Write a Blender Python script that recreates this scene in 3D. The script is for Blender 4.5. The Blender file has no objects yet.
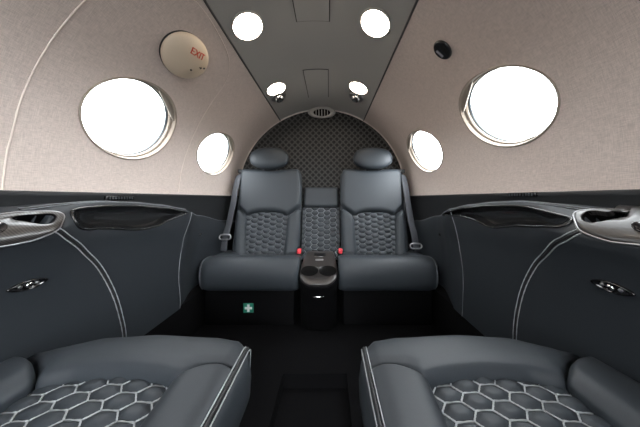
import bpy, bmesh, math, random
from mathutils import Vector, Matrix
random.seed(7)
scene = bpy.context.scene
COL = scene.collection
# ---------------------------------------------------------------- units
S = 1.15            # design unit -> metres
ZF = 0.66           # main floor is 0.66 design units under the eye
CX = 0.053          # the photographer stood a little right of the centre line
FPX, VX, VY = 213.0, 329.0, 198.0
R, ZA = 0.622, 0.039            # cabin lining: radius and axis height
YB = 1.60                       # rear bulkhead
YF = -0.75                      # front end of the cabin
def W(p): return Vector((p[0]*S, p[1]*S, (p[2]+ZF)*S))
def ray(px, py): return Vector(((px-VX)/FPX, 1.0, -(py-VY)/FPX))
def proj(p): return (VX+FPX*(p[0]-CX)/p[1], VY-FPX*p[2]/p[1])
def on_cyl(px, py, r=R):
    d = ray(px, py); o = Vector((CX, 0, -ZA))
    a = d.x**2+d.z**2; b = 2*(o.x*d.x+o.z*d.z); c = o.x**2+o.z**2-r*r
    t = (-b+math.sqrt(b*b-4*a*c))/(2*a)
    p = o+d*t
    return Vector((p.x, p.y, p.z+ZA))
def cyl(Y, th, r=R): return Vector((r*math.cos(th), Y, ZA+r*math.sin(th)))

# ---------------------------------------------------------------- materials
def mat(name, col, rough=0.5, metal=0.0, spec=0.5, coat=0.0, emit=None, es=0.0):
    m = bpy.data.materials.new(name); m.use_nodes = True
    b = m.node_tree.nodes['Principled BSDF']
    b.inputs['Base Color'].default_value = (*col, 1)
    b.inputs['Roughness'].default_value = rough
    b.inputs['Metallic'].default_value = metal
    b.inputs['Specular IOR Level'].default_value = spec
    b.inputs['Coat Weight'].default_value = coat
    if coat: b.inputs['Coat Roughness'].default_value = 0.05
    if emit:
        b.inputs['Emission Color'].default_value = (*emit, 1)
        b.inputs['Emission Strength'].default_value = es
    return m
def nodes(m): return m.node_tree.nodes, m.node_tree.links, m.node_tree.nodes['Principled BSDF']
def add_noise(m, scale, bump, dist=0.002, vary=0.0, col=None, stretch=(1,1,1), detail=4):
    n, l, b = nodes(m)
    tc = n.new('ShaderNodeTexCoord'); mp = n.new('ShaderNodeMapping')
    mp.inputs['Scale'].default_value = stretch
    t = n.new('ShaderNodeTexNoise'); t.inputs['Scale'].default_value = scale; t.inputs['Detail'].default_value = detail
    l.new(tc.outputs['Object'], mp.inputs['Vector']); l.new(mp.outputs['Vector'], t.inputs['Vector'])
    if bump:
        bp = n.new('ShaderNodeBump'); bp.inputs['Strength'].default_value = bump; bp.inputs['Distance'].default_value = dist
        l.new(t.outputs['Fac'], bp.inputs['Height']); l.new(bp.outputs['Normal'], b.inputs['Normal'])
    if vary and col:
        r = n.new('ShaderNodeValToRGB')
        r.color_ramp.elements[0].position = 0.3; r.color_ramp.elements[1].position = 0.7
        r.color_ramp.elements[0].color = (*[c*(1-vary) for c in col], 1)
        r.color_ramp.elements[1].color = (*[min(1, c*(1+vary)) for c in col], 1)
        l.new(t.outputs['Fac'], r.inputs['Fac']); l.new(r.outputs['Color'], b.inputs['Base Color'])
    return m
M = {}
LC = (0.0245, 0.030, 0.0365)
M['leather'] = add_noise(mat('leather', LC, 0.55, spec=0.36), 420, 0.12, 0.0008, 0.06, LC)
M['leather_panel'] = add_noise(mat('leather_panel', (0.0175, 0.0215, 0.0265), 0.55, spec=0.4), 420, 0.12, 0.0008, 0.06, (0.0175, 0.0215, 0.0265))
M['thread'] = mat('thread', (0.30, 0.32, 0.335), 0.7)
M['thread_dim'] = mat('thread_dim', (0.16, 0.17, 0.185), 0.7)
M['thread_mid'] = mat('thread_mid', (0.26, 0.28, 0.30), 0.7)
M['cord'] = mat('cord', (0.012, 0.013, 0.015), 0.6)
M['black_trim'] = add_noise(mat('black_trim', (0.008, 0.0095, 0.0115), 0.6), 300, 0.1, 0.0006, 0.1, (0.008, 0.0095, 0.0115))
M['carpet'] = add_noise(mat('carpet', (0.0035, 0.0035, 0.004), 0.95, spec=0.05), 900, 0.6, 0.003, 0.35, (0.0035, 0.0035, 0.004))
M['base'] = mat('base', (0.0025, 0.0025, 0.003), 0.8, spec=0.08)
M['gloss'] = mat('gloss', (0.006, 0.006, 0.007), 0.12, spec=0.5, coat=0.6)
M['chrome'] = mat('chrome', (0.62, 0.62, 0.63), 0.22, metal=1.0)
M['steel'] = mat('steel', (0.33, 0.33, 0.34), 0.35, metal=1.0)
M['red'] = mat('red', (0.70, 0.05, 0.07), 0.35)
M['green'] = mat('green', (0.01, 0.20, 0.13), 0.5)
M['white'] = mat('white', (0.75, 0.78, 0.76), 0.5)
M['belt'] = add_noise(mat('belt', (0.035, 0.038, 0.046), 0.7), 500, 0.3, 0.001, 0.15, (0.035, 0.038, 0.046), (1, 1, 0.15))
M['shade'] = mat('shade', (0.30, 0.26, 0.22), 0.8)
M['satin'] = mat('satin', (0.010, 0.0105, 0.0115), 0.24, spec=0.5, coat=0.3)
M['matt'] = mat('matt', (0.002, 0.002, 0.0022), 0.6, spec=0.08)
M['rubber'] = mat('rubber', (0.02, 0.025, 0.03), 0.5)
M['exit_shell'] = mat('exit_shell', (0.66, 0.55, 0.42), 0.5)
M['exit_red'] = mat('exit_red', (0.55, 0.05, 0.02), 0.6)
M['grey_plastic'] = mat('grey_plastic', (0.30, 0.29, 0.28), 0.5)
M['lining'] = None
def lining():
    c = (0.62, 0.535, 0.492)
    m = mat('lining', c, 0.85, spec=0.2)
    n, l, b = nodes(m)
    tc = n.new('ShaderNodeTexCoord')
    outs = []
    for st, sc in (((1, 14, 1), 60), ((10, 1.0, 10), 70)):
        mp = n.new('ShaderNodeMapping'); mp.inputs['Scale'].default_value = st
        t = n.new('ShaderNodeTexNoise'); t.inputs['Scale'].default_value = sc; t.inputs['Detail'].default_value = 3
        l.new(tc.outputs['Object'], mp.inputs['Vector']); l.new(mp.outputs['Vector'], t.inputs['Vector']); outs.append(t)
    mx = n.new('ShaderNodeMath'); mx.operation = 'ADD'
    l.new(outs[0].outputs['Fac'], mx.inputs[0]); l.new(outs[1].outputs['Fac'], mx.inputs[1])
    r = n.new('ShaderNodeValToRGB')
    r.color_ramp.elements[0].position = 0.38; r.color_ramp.elements[1].position = 0.62
    r.color_ramp.elements[0].color = (*[x*0.82 for x in c], 1); r.color_ramp.elements[1].color = (*[x*1.12 for x in c], 1)
    hf = n.new('ShaderNodeMath'); hf.operation = 'MULTIPLY'; hf.inputs[1].default_value = 0.5
    l.new(mx.outputs[0], hf.inputs[0]); l.new(hf.outputs[0], r.inputs['Fac']); l.new(r.outputs['Color'], b.inputs['Base Color'])
    bp = n.new('ShaderNodeBump'); bp.inputs['Strength'].default_value = 0.25; bp.inputs['Distance'].default_value = 0.001
    l.new(hf.outputs[0], bp.inputs['Height']); l.new(bp.outputs['Normal'], b.inputs['Normal'])
    return m
M['lining'] = lining()
M['piping'] = mat('piping', (0.72, 0.63, 0.57), 0.8)
M['ceiling'] = add_noise(mat('ceiling', (0.385, 0.38, 0.36), 0.6, spec=0.3), 300, 0.1, 0.0006, 0.03, (0.385, 0.38, 0.36))
M['groove'] = mat('groove', (0.05, 0.05, 0.05), 0.8)
M['reveal'] = mat('reveal', (0.30, 0.25, 0.205), 0.55)
M['lamp'] = mat('lamp', (0.9, 0.88, 0.84), 0.4, emit=(1.0, 0.86, 0.70), es=28.0)
M['lamp_rim'] = mat('lamp_rim', (0.5, 0.48, 0.45), 0.35)
def glass():
    m = bpy.data.materials.new('pane_glass'); m.use_nodes = True
    n, l = m.node_tree.nodes, m.node_tree.links
    n.remove(n['Principled BSDF'])
    o = n['Material Output']
    tr = n.new('ShaderNodeBsdfTransparent'); tr.inputs['Color'].default_value = (0.96, 0.98, 0.99, 1)
    g = n.new('ShaderNodeBsdfGlossy'); g.inputs['Roughness'].default_value = 0.02
    mx = n.new('ShaderNodeMixShader'); mx.inputs['Fac'].default_value = 0.05
    l.new(tr.outputs[0], mx.inputs[1]); l.new(g.outputs[0], mx.inputs[2]); l.new(mx.outputs[0], o.inputs['Surface'])
    return m
M['glass'] = glass()
def lattice():
    m = mat('lattice', (0.03, 0.03, 0.03), 0.6, spec=0.3)
    n, l, b = nodes(m)
    tc = n.new('ShaderNodeTexCoord'); sx = n.new('ShaderNodeSeparateXYZ')
    l.new(tc.outputs['Object'], sx.inputs[0])
    P = 0.0450*S
    def mth(op, a, bb=None):
        k = n.new('ShaderNodeMath'); k.operation = op
        for i, v in enumerate((a, bb)):
            if v is None: continue
            if isinstance(v, (int, float)): k.inputs[i].default_value = v
            else: l.new(v, k.inputs[i])
        return k.outputs[0]
    ds = []
    for off in (0.0, 0.5):
        q = []
        for ax in ('X', 'Z'):
            u = mth('ADD', mth('DIVIDE', sx.outputs[ax], P), 100.0+off)
            q.append(mth('SUBTRACT', mth('FRACT', u), 0.5))
        ds.append(mth('SQRT', mth('ADD', mth('MULTIPLY', q[0], q[0]), mth('MULTIPLY', q[1], q[1]))))
    d = mth('MINIMUM', ds[0], ds[1])
    r = n.new('ShaderNodeValToRGB'); e = r.color_ramp.elements
    e[0].position = 0.29; e[0].color = (0.0035, 0.0035, 0.004, 1)
    e[1].position = 0.345; e[1].color = (0.095, 0.093, 0.090, 1)
    x = e.new(0.38); x.color = (0.05, 0.049, 0.047, 1)
    x = e.new(0.45); x.color = (0.016, 0.016, 0.016, 1)
    l.new(d, r.inputs['Fac']); l.new(r.outputs['Color'], b.inputs['Base Color'])
    bp = n.new('ShaderNodeBump'); bp.inputs['Strength'].default_value = 0.6; bp.inputs['Distance'].default_value = 0.004
    l.new(d, bp.inputs['Height']); l.new(bp.outputs['Normal'], b.inputs['Normal'])
    return m
M['lattice'] = lattice()
def carbon():
    m = mat('carbon', (0.05, 0.05, 0.052), 0.36, metal=0.0, coat=0.1)
    n, l, b = nodes(m)
    tc = n.new('ShaderNodeTexCoord')
    w = n.new('ShaderNodeTexWave'); w.wave_type = 'BANDS'; w.bands_direction = 'DIAGONAL'
    w.inputs['Scale'].default_value = 110; w.inputs['Distortion'].default_value = 0.0
    l.new(tc.outputs['Object'], w.inputs['Vector'])
    r = n.new('ShaderNodeValToRGB')
    r.color_ramp.elements[0].color = (0.010, 0.0095, 0.0095, 1); r.color_ramp.elements[1].color = (0.042, 0.037, 0.036, 1)
    l.new(w.outputs['Fac'], r.inputs['Fac']); l.new(r.outputs['Color'], b.inputs['Base Color'])
    return m
M['carbon'] = carbon()

# ---------------------------------------------------------------- object helpers
def link(name, verts, faces, mats, parent=None, smooth=True, fmat=None):
    """verts in design units -> ONE mesh object"""
    org = parent_world(parent)
    me = bpy.data.meshes.new(name)
    me.from_pydata([W(v)-org for v in verts], [], faces)
    if not isinstance(mats, (list, tuple)): mats = [mats]
    for m in mats: me.materials.append(M[m])
    if fmat:
        for p, k in zip(me.polygons, fmat): p.material_index = k
    bm = bmesh.new(); bm.from_mesh(me)
    bmesh.ops.recalc_face_normals(bm, faces=bm.faces)
    bm.to_mesh(me); bm.free()
    if smooth:
        for p in me.polygons: p.use_smooth = True
    o = bpy.data.objects.new(name, me); COL.objects.link(o)
    if parent is not None: o.parent = parent
    return o
def parent_world(o):
    v = Vector((0, 0, 0))
    while o is not None: v = v+o.location; o = o.parent
    return v
def thing(name, label, cat, base, group=None):
    o = bpy.data.objects.new(name, None); COL.objects.link(o)
    o.empty_display_size = 0.05; o.location = W(base)
    o['label'] = label; o['category'] = cat
    if group: o['group'] = group
    return o
def structure(o): o['kind'] = 'structure'; return o
class Geo:
    def __init__(s): s.v = []; s.f = []; s.m = []
    def add(s, vf, mi=0):
        k = len(s.v); s.v += list(vf[0]); s.f += [tuple(i+k for i in f) for f in vf[1]]; s.m += [mi]*len(vf[1]); return s
    def link(s, name, mats, parent=None, smooth=True): return link(name, s.v, s.f, mats, parent, smooth, s.m)

# ---------------------------------------------------------------- curves & surfaces
def cr(P, n, closed=False):
    """Catmull-Rom through P resampled to n+1 points of even arc length"""
    P = [Vector(p) for p in P]
    if closed: Q = [P[-1]]+P+[P[0], P[1]]
    else: Q = [P[0]*2-P[1]]+P+[P[-1]*2-P[-2]]
    d = []
    for i in range(1, len(Q)-2):
        a, b, c, e = Q[i-1], Q[i], Q[i+1], Q[i+2]
        for k in range(16):
            t = k/16
            d.append(0.5*((2*b)+(c-a)*t+(2*a-5*b+4*c-e)*t*t+(3*b-a-3*c+e)*t**3))
    d.append(Q[-2].copy())
    L = [0.0]
    for i in range(1, len(d)): L.append(L[-1]+(d[i]-d[i-1]).length)
    out = []; j = 0
    for k in range(n+1):
        s = L[-1]*k/n
        while j < len(L)-2 and L[j+1] < s: j += 1
        t = (s-L[j])/max(1e-9, L[j+1]-L[j])
        out.append(d[j].lerp(d[j+1], min(1, max(0, t))))
    return out[:-1] if closed else out
def lerp1(tab, x):
    if x <= tab[0][0]: return tab[0][1]
    for (a, b), (c, d) in zip(tab, tab[1:]):
        if x <= c:
            t = (x-a)/(c-a); t = t*t*(3-2*t)*0.5+t*0.5
            return b+(d-b)*t
    return tab[-1][1]
def grid(rows, closed_u=False):
    nv, nu = len(rows), len(rows[0])
    v = [p for r in rows for p in r]; f = []
    for j in range(nv-1):
        for i in range(nu if closed_u else nu-1):
            a = j*nu+i; b = j*nu+(i+1) % nu
            f.append((a, b, b+nu, a+nu))
    return v, f
def espace(n):  # spacing denser near both ends
    return [0.5-0.5*math.cos(math.pi*i/n)*(0.65+0.35*abs(math.cos(math.pi*i/n))) if False else (lambda t: t*0.45+0.55*(0.5-0.5*math.cos(math.pi*t)))(i/n) for i in range(n+1)]
def curve_at(c, t):
    x = t*(len(c)-1); i = min(len(c)-2, int(x)); return c[i].lerp(c[i+1], x-i)
def coons(c0, c1, d0, d1, nu, nv):
    us, vs = espace(nu), espace(nv)
    c0, c1, d0, d1 = [cr(c, 60) for c in (c0, c1, d0, d1)]
    P00, P10, P01, P11 = c0[0], c0[-1], c1[0], c1[-1]
    return [[(curve_at(c0, u)*(1-v)+curve_at(c1, u)*v+curve_at(d0, v)*(1-u)+curve_at(d1, v)*u
              -(P00*(1-u)*(1-v)+P10*u*(1-v)+P01*(1-u)*v+P11*u*v)) for u in us] for v in vs]
def normals(rows, up):
    nv, nu = len(rows), len(rows[0]); out = []
    for j in range(nv):
        r = []
        for i in range(nu):
            a = rows[j][min(nu-1, i+1)]-rows[j][max(0, i-1)]
            b = rows[min(nv-1, j+1)][i]-rows[max(0, j-1)][i]
            n = a.cross(b)
            n = n.normalized() if n.length > 1e-12 else Vector(up)
            if n.dot(Vector(up)) < 0: n = -n
            r.append(n)
        out.append(r)
    return out
def pad(c0, c1, d0, d1, up, puff, r, depth, nu=36, nv=36, rv=None):
    """upholstered pad on four boundary curves: rounded edges, closed behind"""
    rows = coons(c0, c1, d0, d1, nu, nv); N = normals(rows, up); up = Vector(up).normalized()
    nv, nu = len(rows)-1, len(rows[0])-1
    # distances to the sides along rows and columns
    DU = []; 
    for row in rows:
        a = [0.0]
        for i in range(1, nu+1): a.append(a[-1]+(row[i]-row[i-1]).length)
        DU.append(a)
    DV = []
    for i in range(nu+1):
        a = [0.0]
        for j in range(1, nv+1): a.append(a[-1]+(rows[j][i]-rows[j-1][i]).length)
        DV.append(a)
    top = []
    for j in range(nv+1):
        rr = []
        for i in range(nu+1):
            d1_ = min(DU[j][i], DU[j][-1]-DU[j][i]); d2_ = min(DV[i][j], DV[i][-1]-DV[i][j])
            k1 = 1-min(1, d1_/r); k2 = 1-min(1, d2_/(rv or r))
            k = min(1, math.hypot(k1, k2)); h = puff*math.sqrt(max(0, 1-k*k))
            rr.append(rows[j][i]+N[j][i]*h)
        top.append(rr)
    v, f = grid(top); n1 = nu+1
    loop = [(0, i) for i in range(nu+1)]+[(j, nu) for j in range(1, nv+1)]+[(nv, i) for i in range(nu-1, -1, -1)]+[(j, 0) for j in range(nv-1, 0, -1)]
    k = len(v)
    v = v+[top[j][i]-up*depth for j, i in loop]
    for a in range(len(loop)):
        b = (a+1) % len(loop)
        f.append((loop[a][0]*n1+loop[a][1], loop[b][0]*n1+loop[b][1], k+b, k+a))
    c = sum((v[k+a] for a in range(len(loop))), Vector())/len(loop); v.append(c)
    for a in range(len(loop)): f.append((k+a, k+(a+1) % len(loop), len(v)-1))
    return v, f
def tube(P, r, n=8, closed=False, bead=0.0, pitch=0.008, ry=None, up=None):
    """swept tube; bead > 0 makes it look like a run of thread stitches"""
    P = [Vector(p) for p in P]; m = len(P); rows = []; s = 0.0
    T = []
    for i in range(m):
        a = P[(i-1) % m] if closed or i else P[0]; b = P[(i+1) % m] if closed or i < m-1 else P[-1]
        t = (b-a); T.append(t.normalized() if t.length > 1e-12 else Vector((0, 1, 0)))
    ref = Vector(up) if up else (Vector((0, 0, 1)) if abs(T[0].z) < 0.9 else Vector((1, 0, 0)))
    nrm = (ref-T[0]*ref.dot(T[0])).normalized()
    for i in range(m):
        if up: nrm = (ref-T[i]*ref.dot(T[i])).normalized()
        else:
            nrm = nrm-T[i]*nrm.dot(T[i]); nrm.normalize()
        bi = T[i].cross(nrm)
        if i: s += (P[i]-P[i-1]).length
        k = 1.0 if not bead else 1-bead+bead*abs(math.sin(math.pi*s/pitch))
        rows.append([P[i]+nrm*(ry or r)*k*math.cos(2*math.pi*q/n)+bi*r*k*math.sin(2*math.pi*q/n) for q in range(n)])
    if closed: rows.append(rows[0])
    v, f = grid(rows, True)
    if not closed:
        f.append(tuple(range(n))); f.append(tuple(range(len(v)-n, len(v))))
    return v, f
def rbox(x0, x1, y0, y1, z0, z1, r=0.01, n=4):
    """box with rounded vertical and horizontal edges (one closed surface)"""
    c = Vector(((x0+x1)/2, (y0+y1)/2, (z0+z1)/2)); h = Vector(((x1-x0)/2, (y1-y0)/2, (z1-z0)/2))
    r = min(r, min(h)*0.98)
    bm = bmesh.new(); bmesh.ops.create_cube(bm, size=2.0)
    for v in bm.verts: v.co = Vector((v.co.x*h.x, v.co.y*h.y, v.co.z*h.z))+c
    bmesh.ops.bevel(bm, geom=bm.edges[:], offset=r, segments=n, profile=0.5, affect='EDGES')
    bm.verts.index_update()
    out = ([v.co.copy() for v in bm.verts], [tuple(v.index for v in f.verts) for f in bm.faces]); bm.free()
    return out
def xform(vf, mtx): return [mtx @ Vector(v) for v in vf[0]], vf[1]
def frame_at(o, n, up=(0, 0, 1)):
    """matrix whose z is n, y follows up"""
    n = Vector(n).normalized(); u = Vector(up); x = u.cross(n).normalized(); y = n.cross(x)
    return Matrix(((x.x, y.x, n.x, o[0]), (x.y, y.y, n.y, o[1]), (x.z, y.z, n.z, o[2]), (0, 0, 0, 1)))
def lathe(prof, n=40, sx=1.0, sy=1.0):
    rows = [[Vector((sx*r*math.cos(2*math.pi*k/n), sy*r*math.sin(2*math.pi*k/n), z)) for k in range(n)] for r, z in prof]
    v, f = grid(rows, True)
    if prof[0][0] > 1e-6: f.append(tuple(range(n)))
    if prof[-1][0] > 1e-6: f.append(tuple(range(len(v)-n, len(v))))
    return v, f
def flip(vf, s):  # mirror to the side s (geometry is written for x > 0)
    return [Vector((s*v[0], v[1], v[2])) for v in vf[0]], vf[1]

# ---------------------------------------------------------------- hexagon quilting
HA, HH = 0.0265, 0.0315
def hexd(x, y):
    """distance to the nearest quilt seam (0 at seam)"""
    ky = math.sqrt(3)*HA/HH; y = y*ky; cw = 1.5*HA; ch = math.sqrt(3)*HA
    i0 = round(x/cw); best = []
    for i in (i0-1, i0, i0+1):
        off = (i % 2)*ch/2; j0 = round((y-off)/ch)
        for j in (j0-1, j0, j0+1): best.append(math.hypot(x-i*cw, y-off-j*ch))
    best.sort()
    return (best[1]-best[0])/2
def quilt(f, x0, x1, y0, y1, puff, step, tr, ox=0.0, oy=0.0, nn=6, pitch=0.0042):
    """f(x,y)->(point, normal); pillows between seams (slot 0) and stitched thread on the seams (slot 1)"""
    nx, ny = max(4, int((x1-x0)/step)), max(4, int((y1-y0)/step)); g = Geo(); rows = []
    for j in range(ny+1):
        r = []
        for i in range(nx+1):
            x, y = x0+(x1-x0)*i/nx, y0+(y1-y0)*j/ny
            p, n = f(x, y); d = min(1.0, hexd(x-ox, y-oy)/(HA*0.55))
            r.append(p+n*puff*(-(1-d)**1.9))
        rows.append(r)
    g.add(grid(rows))
    cw = 1.5*HA; seen = set()
    for i in range(int((x0-ox)/cw)-2, int((x1-ox)/cw)+3):
        for j in range(int((y0-oy)/HH)-2, int((y1-oy)/HH)+3):
            cx_, cy_ = ox+i*cw, oy+(j+(i % 2)*0.5)*HH
            V6 = [(cx_+HA*a, cy_+HH*b) for a, b in ((1, 0), (.5, .5), (-.5, .5), (-1, 0), (-.5, -.5), (.5, -.5))]
            for k in range(6):
                a, b = V6[k], V6[(k+1) % 6]
                key = (round((a[0]+b[0])*2000), round((a[1]+b[1])*2000))
                if key in seen or not all(x0 < q[0] < x1 and y0 < q[1] < y1 for q in (a, b)): continue
                seen.add(key); pts = []
                for t in range(9):
                    x, y = a[0]+(b[0]-a[0])*t/8, a[1]+(b[1]-a[1])*t/8
                    p, n = f(x, y); pts.append(p-n*(puff*0.80-tr*0.5))
                g.add(tube(pts, tr, nn, bead=0.45, pitch=pitch), 1)
    return g

# ================================================================ SETTING
T0, T1 = math.asin((0.014-ZA)/R), math.radians(60.0)      # lining runs from the ledge up to the ceiling seam
WIN = [  # side, Y, angle, half width along the cabin, half height along the arc
    (-1, 0.705, math.radians(20.5), 0.155, 0.132), (1, 0.653, math.radians(22.3), 0.153, 0.125),
    (-1, 1.215, math.radians(20.0), 0.172, 0.124), (1, 1.190, math.radians(21.0), 0.172, 0.124)]
LEAN = {-1: 0.10, 1: 0.28}          # how far the ovals lean aft towards the top
def wall(name, s):
    ws = [w for w in WIN if w[0] == s]
    g = Geo(); n = 16
    tt = [T0+(T1-T0)*k/(n) for k in range(n+1)]
    def strip(y0, y1):
        m = max(2, int((y1-y0)/0.03))
        g.add(grid([[cyl(y0+(y1-y0)*i/m, t) for t in tt] for i in range(m+1)]))
    y = YF
    for _, Y, th, a, b in ws:
        w = a+0.07; strip(y, Y-w)
        # boundary of the block, walked counter-clockwise, same subdivision as the strips on the two ends
        B = [(Y-w+2*w*i/n, T0) for i in range(n)]+[(Y+w, t) for t in tt[:-1]]+[(Y+w-2*w*i/n, T1) for i in range(n)]+[(Y-w, t) for t in reversed(tt[1:])]
        rings = []
        E = []
        for (u, t) in B:
            an = math.atan2((t-th)*R/b, (u-Y)/a); E.append((Y+a*math.cos(an)+LEAN[s]*b*math.sin(an), th+b/R*math.sin(an)))
        m = 12
        for k in range(m+1):
            q = (k/m)**1.6
            rings.append([cyl(e[0]+(p[0]-e[0])*q, e[1]+(p[1]-e[1])*q) for e, p in zip(E, B)])
        g.add(grid(rings, True)); y = Y+w
    strip(y, YB+0.01)
    vf = flip((g.v, g.f), s)
    return structure(link(name, vf[0], vf[1], 'lining'))
wall('wall_left', -1); wall('wall_right', 1)
# windows: reveal with stepped lips, rubber seal, pane, shade leaf drawn up at the top
for k, (s, Y, th, a, b) in enumerate(WIN):
    def ring(dr, q, n=64):
        return [cyl(Y+(a+q)*math.cos(2*math.pi*i/n)+LEAN[s]*(b+q)*math.sin(2*math.pi*i/n), th+(b+q)/R*math.sin(2*math.pi*i/n), R+dr) for i in range(n)]
    e = structure(bpy.data.objects.new('window_%d' % (k+1), None)); COL.objects.link(e); e.location = W((s*cyl(Y, th).x, Y, cyl(Y, th).z))
    def P(name, rows, m):
        vf = flip(grid(rows, True), s); return link(name, vf[0], vf[1], m, e)
    P('window_frame', [ring(0.002, 0.002), ring(-0.003, 0.003), ring(-0.004, 0.0), ring(-0.002, -0.003), ring(0.009, -0.005), ring(0.011, -0.007),
                       ring(0.009, -0.009), ring(0.022, -0.011), ring(0.027, -0.0115)], 'reveal')
    P('seal', [ring(0.025, -0.0105), ring(0.022, -0.012), ring(0.024, -0.014), ring(0.032, -0.0145)], 'rubber')
    rows = [ring(0.030, q) for q in (-0.012, -0.05, -0.09, -0.12)]
    v, f = grid(rows, True); f.append(tuple(range(len(v)-64, len(v)))); vf = flip((v, f), s)
    link('pane', vf[0], vf[1], 'glass', e)
    # shade leaf: the segment of the oval cut by a chord at the upper aft corner
    a0, a1 = math.radians(24), math.radians(86); seg = []
    for dr in (0.003, 0.008):
        arc = [cyl(Y+(a-0.004)*math.cos(a0+(a1-a0)*i/16)+LEAN[s]*(b-0.004)*math.sin(a0+(a1-a0)*i/16), th+(b-0.004)/R*math.sin(a0+(a1-a0)*i/16), R+dr) for i in range(17)]
        ch = [arc[0].lerp(arc[-1], i/16) for i in range(17)]
        ch = [c+(c-Vector((0, c.y, ZA))).normalized()*(R+dr-(c-Vector((0, c.y, ZA))).length) for c in ch]
        seg.append((arc, ch))
    v, f = grid([seg[0][0], seg[0][1], seg[1][1], seg[1][0], seg[0][0]]); vf = flip((v, f), s)
    link('window_shade', vf[0], vf[1], 'shade', e)
# ceiling panel between the two seams
n = 24
rows = [[cyl(YF+(YB+0.01-YF)*j/40, T1+(math.pi-2*T1)*i/n, R+0.004) for i in range(n+1)] for j in range(41)]
v, f = grid(rows); structure(link('ceiling', v, f, 'ceiling'))
for k, s in enumerate((-1, 1)):
    v, f = tube([cyl(YF+(YB-YF)*j/20, T1 if s > 0 else math.pi-T1, R+0.001) for j in range(21)], 0.004)
    structure(link('trim_%d' % (k+1), v, f, 'groove'))
# rear bulkhead
g = Geo(); rows = []
NB = 64
for q in [i/12 for i in range(13)]:
    rows.append([Vector((q*(R-0.001)*math.cos(2*math.pi*i/NB), YB, ZA+q*(R-0.001)*math.sin(2*math.pi*i/NB))) for i in range(NB)])
v, f = grid(rows[1:], True); f.append(tuple(range(NB)))
structure(link('wall_rear', v, f, 'lattice', smooth=False))
v, f = rbox(-0.72, 0.72, YB+0.006, YB+0.03, -0.75, 0.25, 0.003)
structure(link('baseboard_rear', v, f, 'base'))
# cream moulding where lining meets the bulkhead
v, f = tube([cyl(YB-0.006, T0+(math.pi-2*T0)*i/60, R-0.0005) for i in range(61)], 0.004, 8)
structure(link('trim_3', v, f, 'lining'))
# black ledge band under the lining and carpeted lower side walls
for k, s in enumerate((-1, 1)):
    sec = [(0.640, 0.015), (0.616, 0.016), (0.612, 0.012), (0.616, 0.004), (0.622, -0.03), (0.625, -0.10), (0.626, -0.22)]
    rows = [[Vector((s*d, y, z)) for d, z in sec] for y in [YF+(YB-YF)*j/12 for j in range(13)]]
    v, f = grid(rows); structure(link('trim_%d' % (k+4), v, f, 'black_trim'))
    sec = [(0.64, -0.10), (0.64, -0.45), (0.60, -0.475), (0.598, -0.50), (0.60, -0.66), (0.64, -0.70)]
    rows = [[Vector((s*d, y, z)) for d, z in sec] for y in [YF+(YB-YF)*j/12 for j in range(13)]]
    v, f = grid(rows); structure(link('baseboard_left' if s < 0 else 'baseboard_right', v, f, 'carpet', smooth=False))
# floor with a dropped aisle
sec = [(-0.66, -0.66), (-0.12, -0.66), (-0.12, -0.715), (0.12, -0.715), (0.12, -0.66), (0.66, -0.66)]
v, f = grid([[Vector((x, y, z)) for x, z in sec] for y in (YF, 0.0, 0.4, 0.80)])
k = len(v); v += [Vector(p) for p in ((-0.12, 0.80, -0.715), (0.12, 0.80, -0.715), (0.12, 0.80, -0.66), (-0.12, 0.80, -0.66), (-0.66, 0.80, -0.66), (0.66, 0.80, -0.66), (0.66, YB, -0.66), (-0.66, YB, -0.66))]
f += [(k, k+1, k+2, k+3), (k+4, k+5, k+6, k+7)]
structure(link('floor', v, f, 'carpet', smooth=False))
# two unseen partitions added behind the camera; their gap sets how much daylight enters
for nm, s in (('added_wall_front', -1), ('added_wall_front', 1)):
    v, f = rbox(min(s*0.17, s*0.66), max(s*0.17, s*0.66), YF-0.02, YF+0.01, -0.72, 0.70, 0.005)
    structure(link(nm, v, f, 'lining'))
# stitched edge of the removable panel round the forward left window
for k, pts in enumerate(([(124, -32), (103, -16), (85, 0), (67, 20), (51, 41), (38, 62), (28, 82), (19, 105), (13, 129), (7, 152), (4, 172), (2, 192)],
                         [(193, -2), (207, 15), (219, 35), (227, 52), (229.5, 64), (228, 76), (222, 88), (214, 99), (200, 122), (189, 146), (182, 168), (178, 193)])):
    P = [on_cyl(x, y, R+0.0003) for x, y in pts]
    v, f = tube(cr(P, 80), 0.0020, 8)
    structure(link('trim_%d' % (k+6), v, f, 'piping'))

# ================================================================ CEILING FITTINGS
def cyl_frame(px, py, r=R, up=(0, 1, 0)):
    p = on_cyl(px, py, r); n = Vector((0, p.y, ZA))-p
    return p, frame_at(p, n, up)
def ceiling_light(px, py, label):
    p, m = cyl_frame(px, py, R+0.003)
    t = thing('ceiling_light', label, 'ceiling light', p, 'round ceiling lights')
    vf = xform(lathe([(0.050, 0.0), (0.0575, 0.001), (0.058, 0.004), (0.055, 0.006), (0.052, 0.006), (0.051, 0.004)], 40, 1.0, 1.07), m)
    link('rim', vf[0], vf[1], 'lamp_rim', t)
    vf = xform(lathe([(0.053, 0.002), (0.0525, 0.005), (0.035, 0.0075), (0.0, 0.0085)], 40, 1.0, 1.07), m)
    link('lamp_lens', vf[0], vf[1], 'lamp', t)
ceiling_light(247.5, 26, 'lit round ceiling light nearest, left of the overhead hatch, large in view')
ceiling_light(375.5, 23, 'lit round ceiling light nearest, right of the overhead hatch, large in view')
ceiling_light(276, 88.5, 'lit round ceiling light farther back, above the left rear seat')
ceiling_light(358.5, 87.5, 'lit round ceiling light farther back, above the right rear seat')
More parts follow.
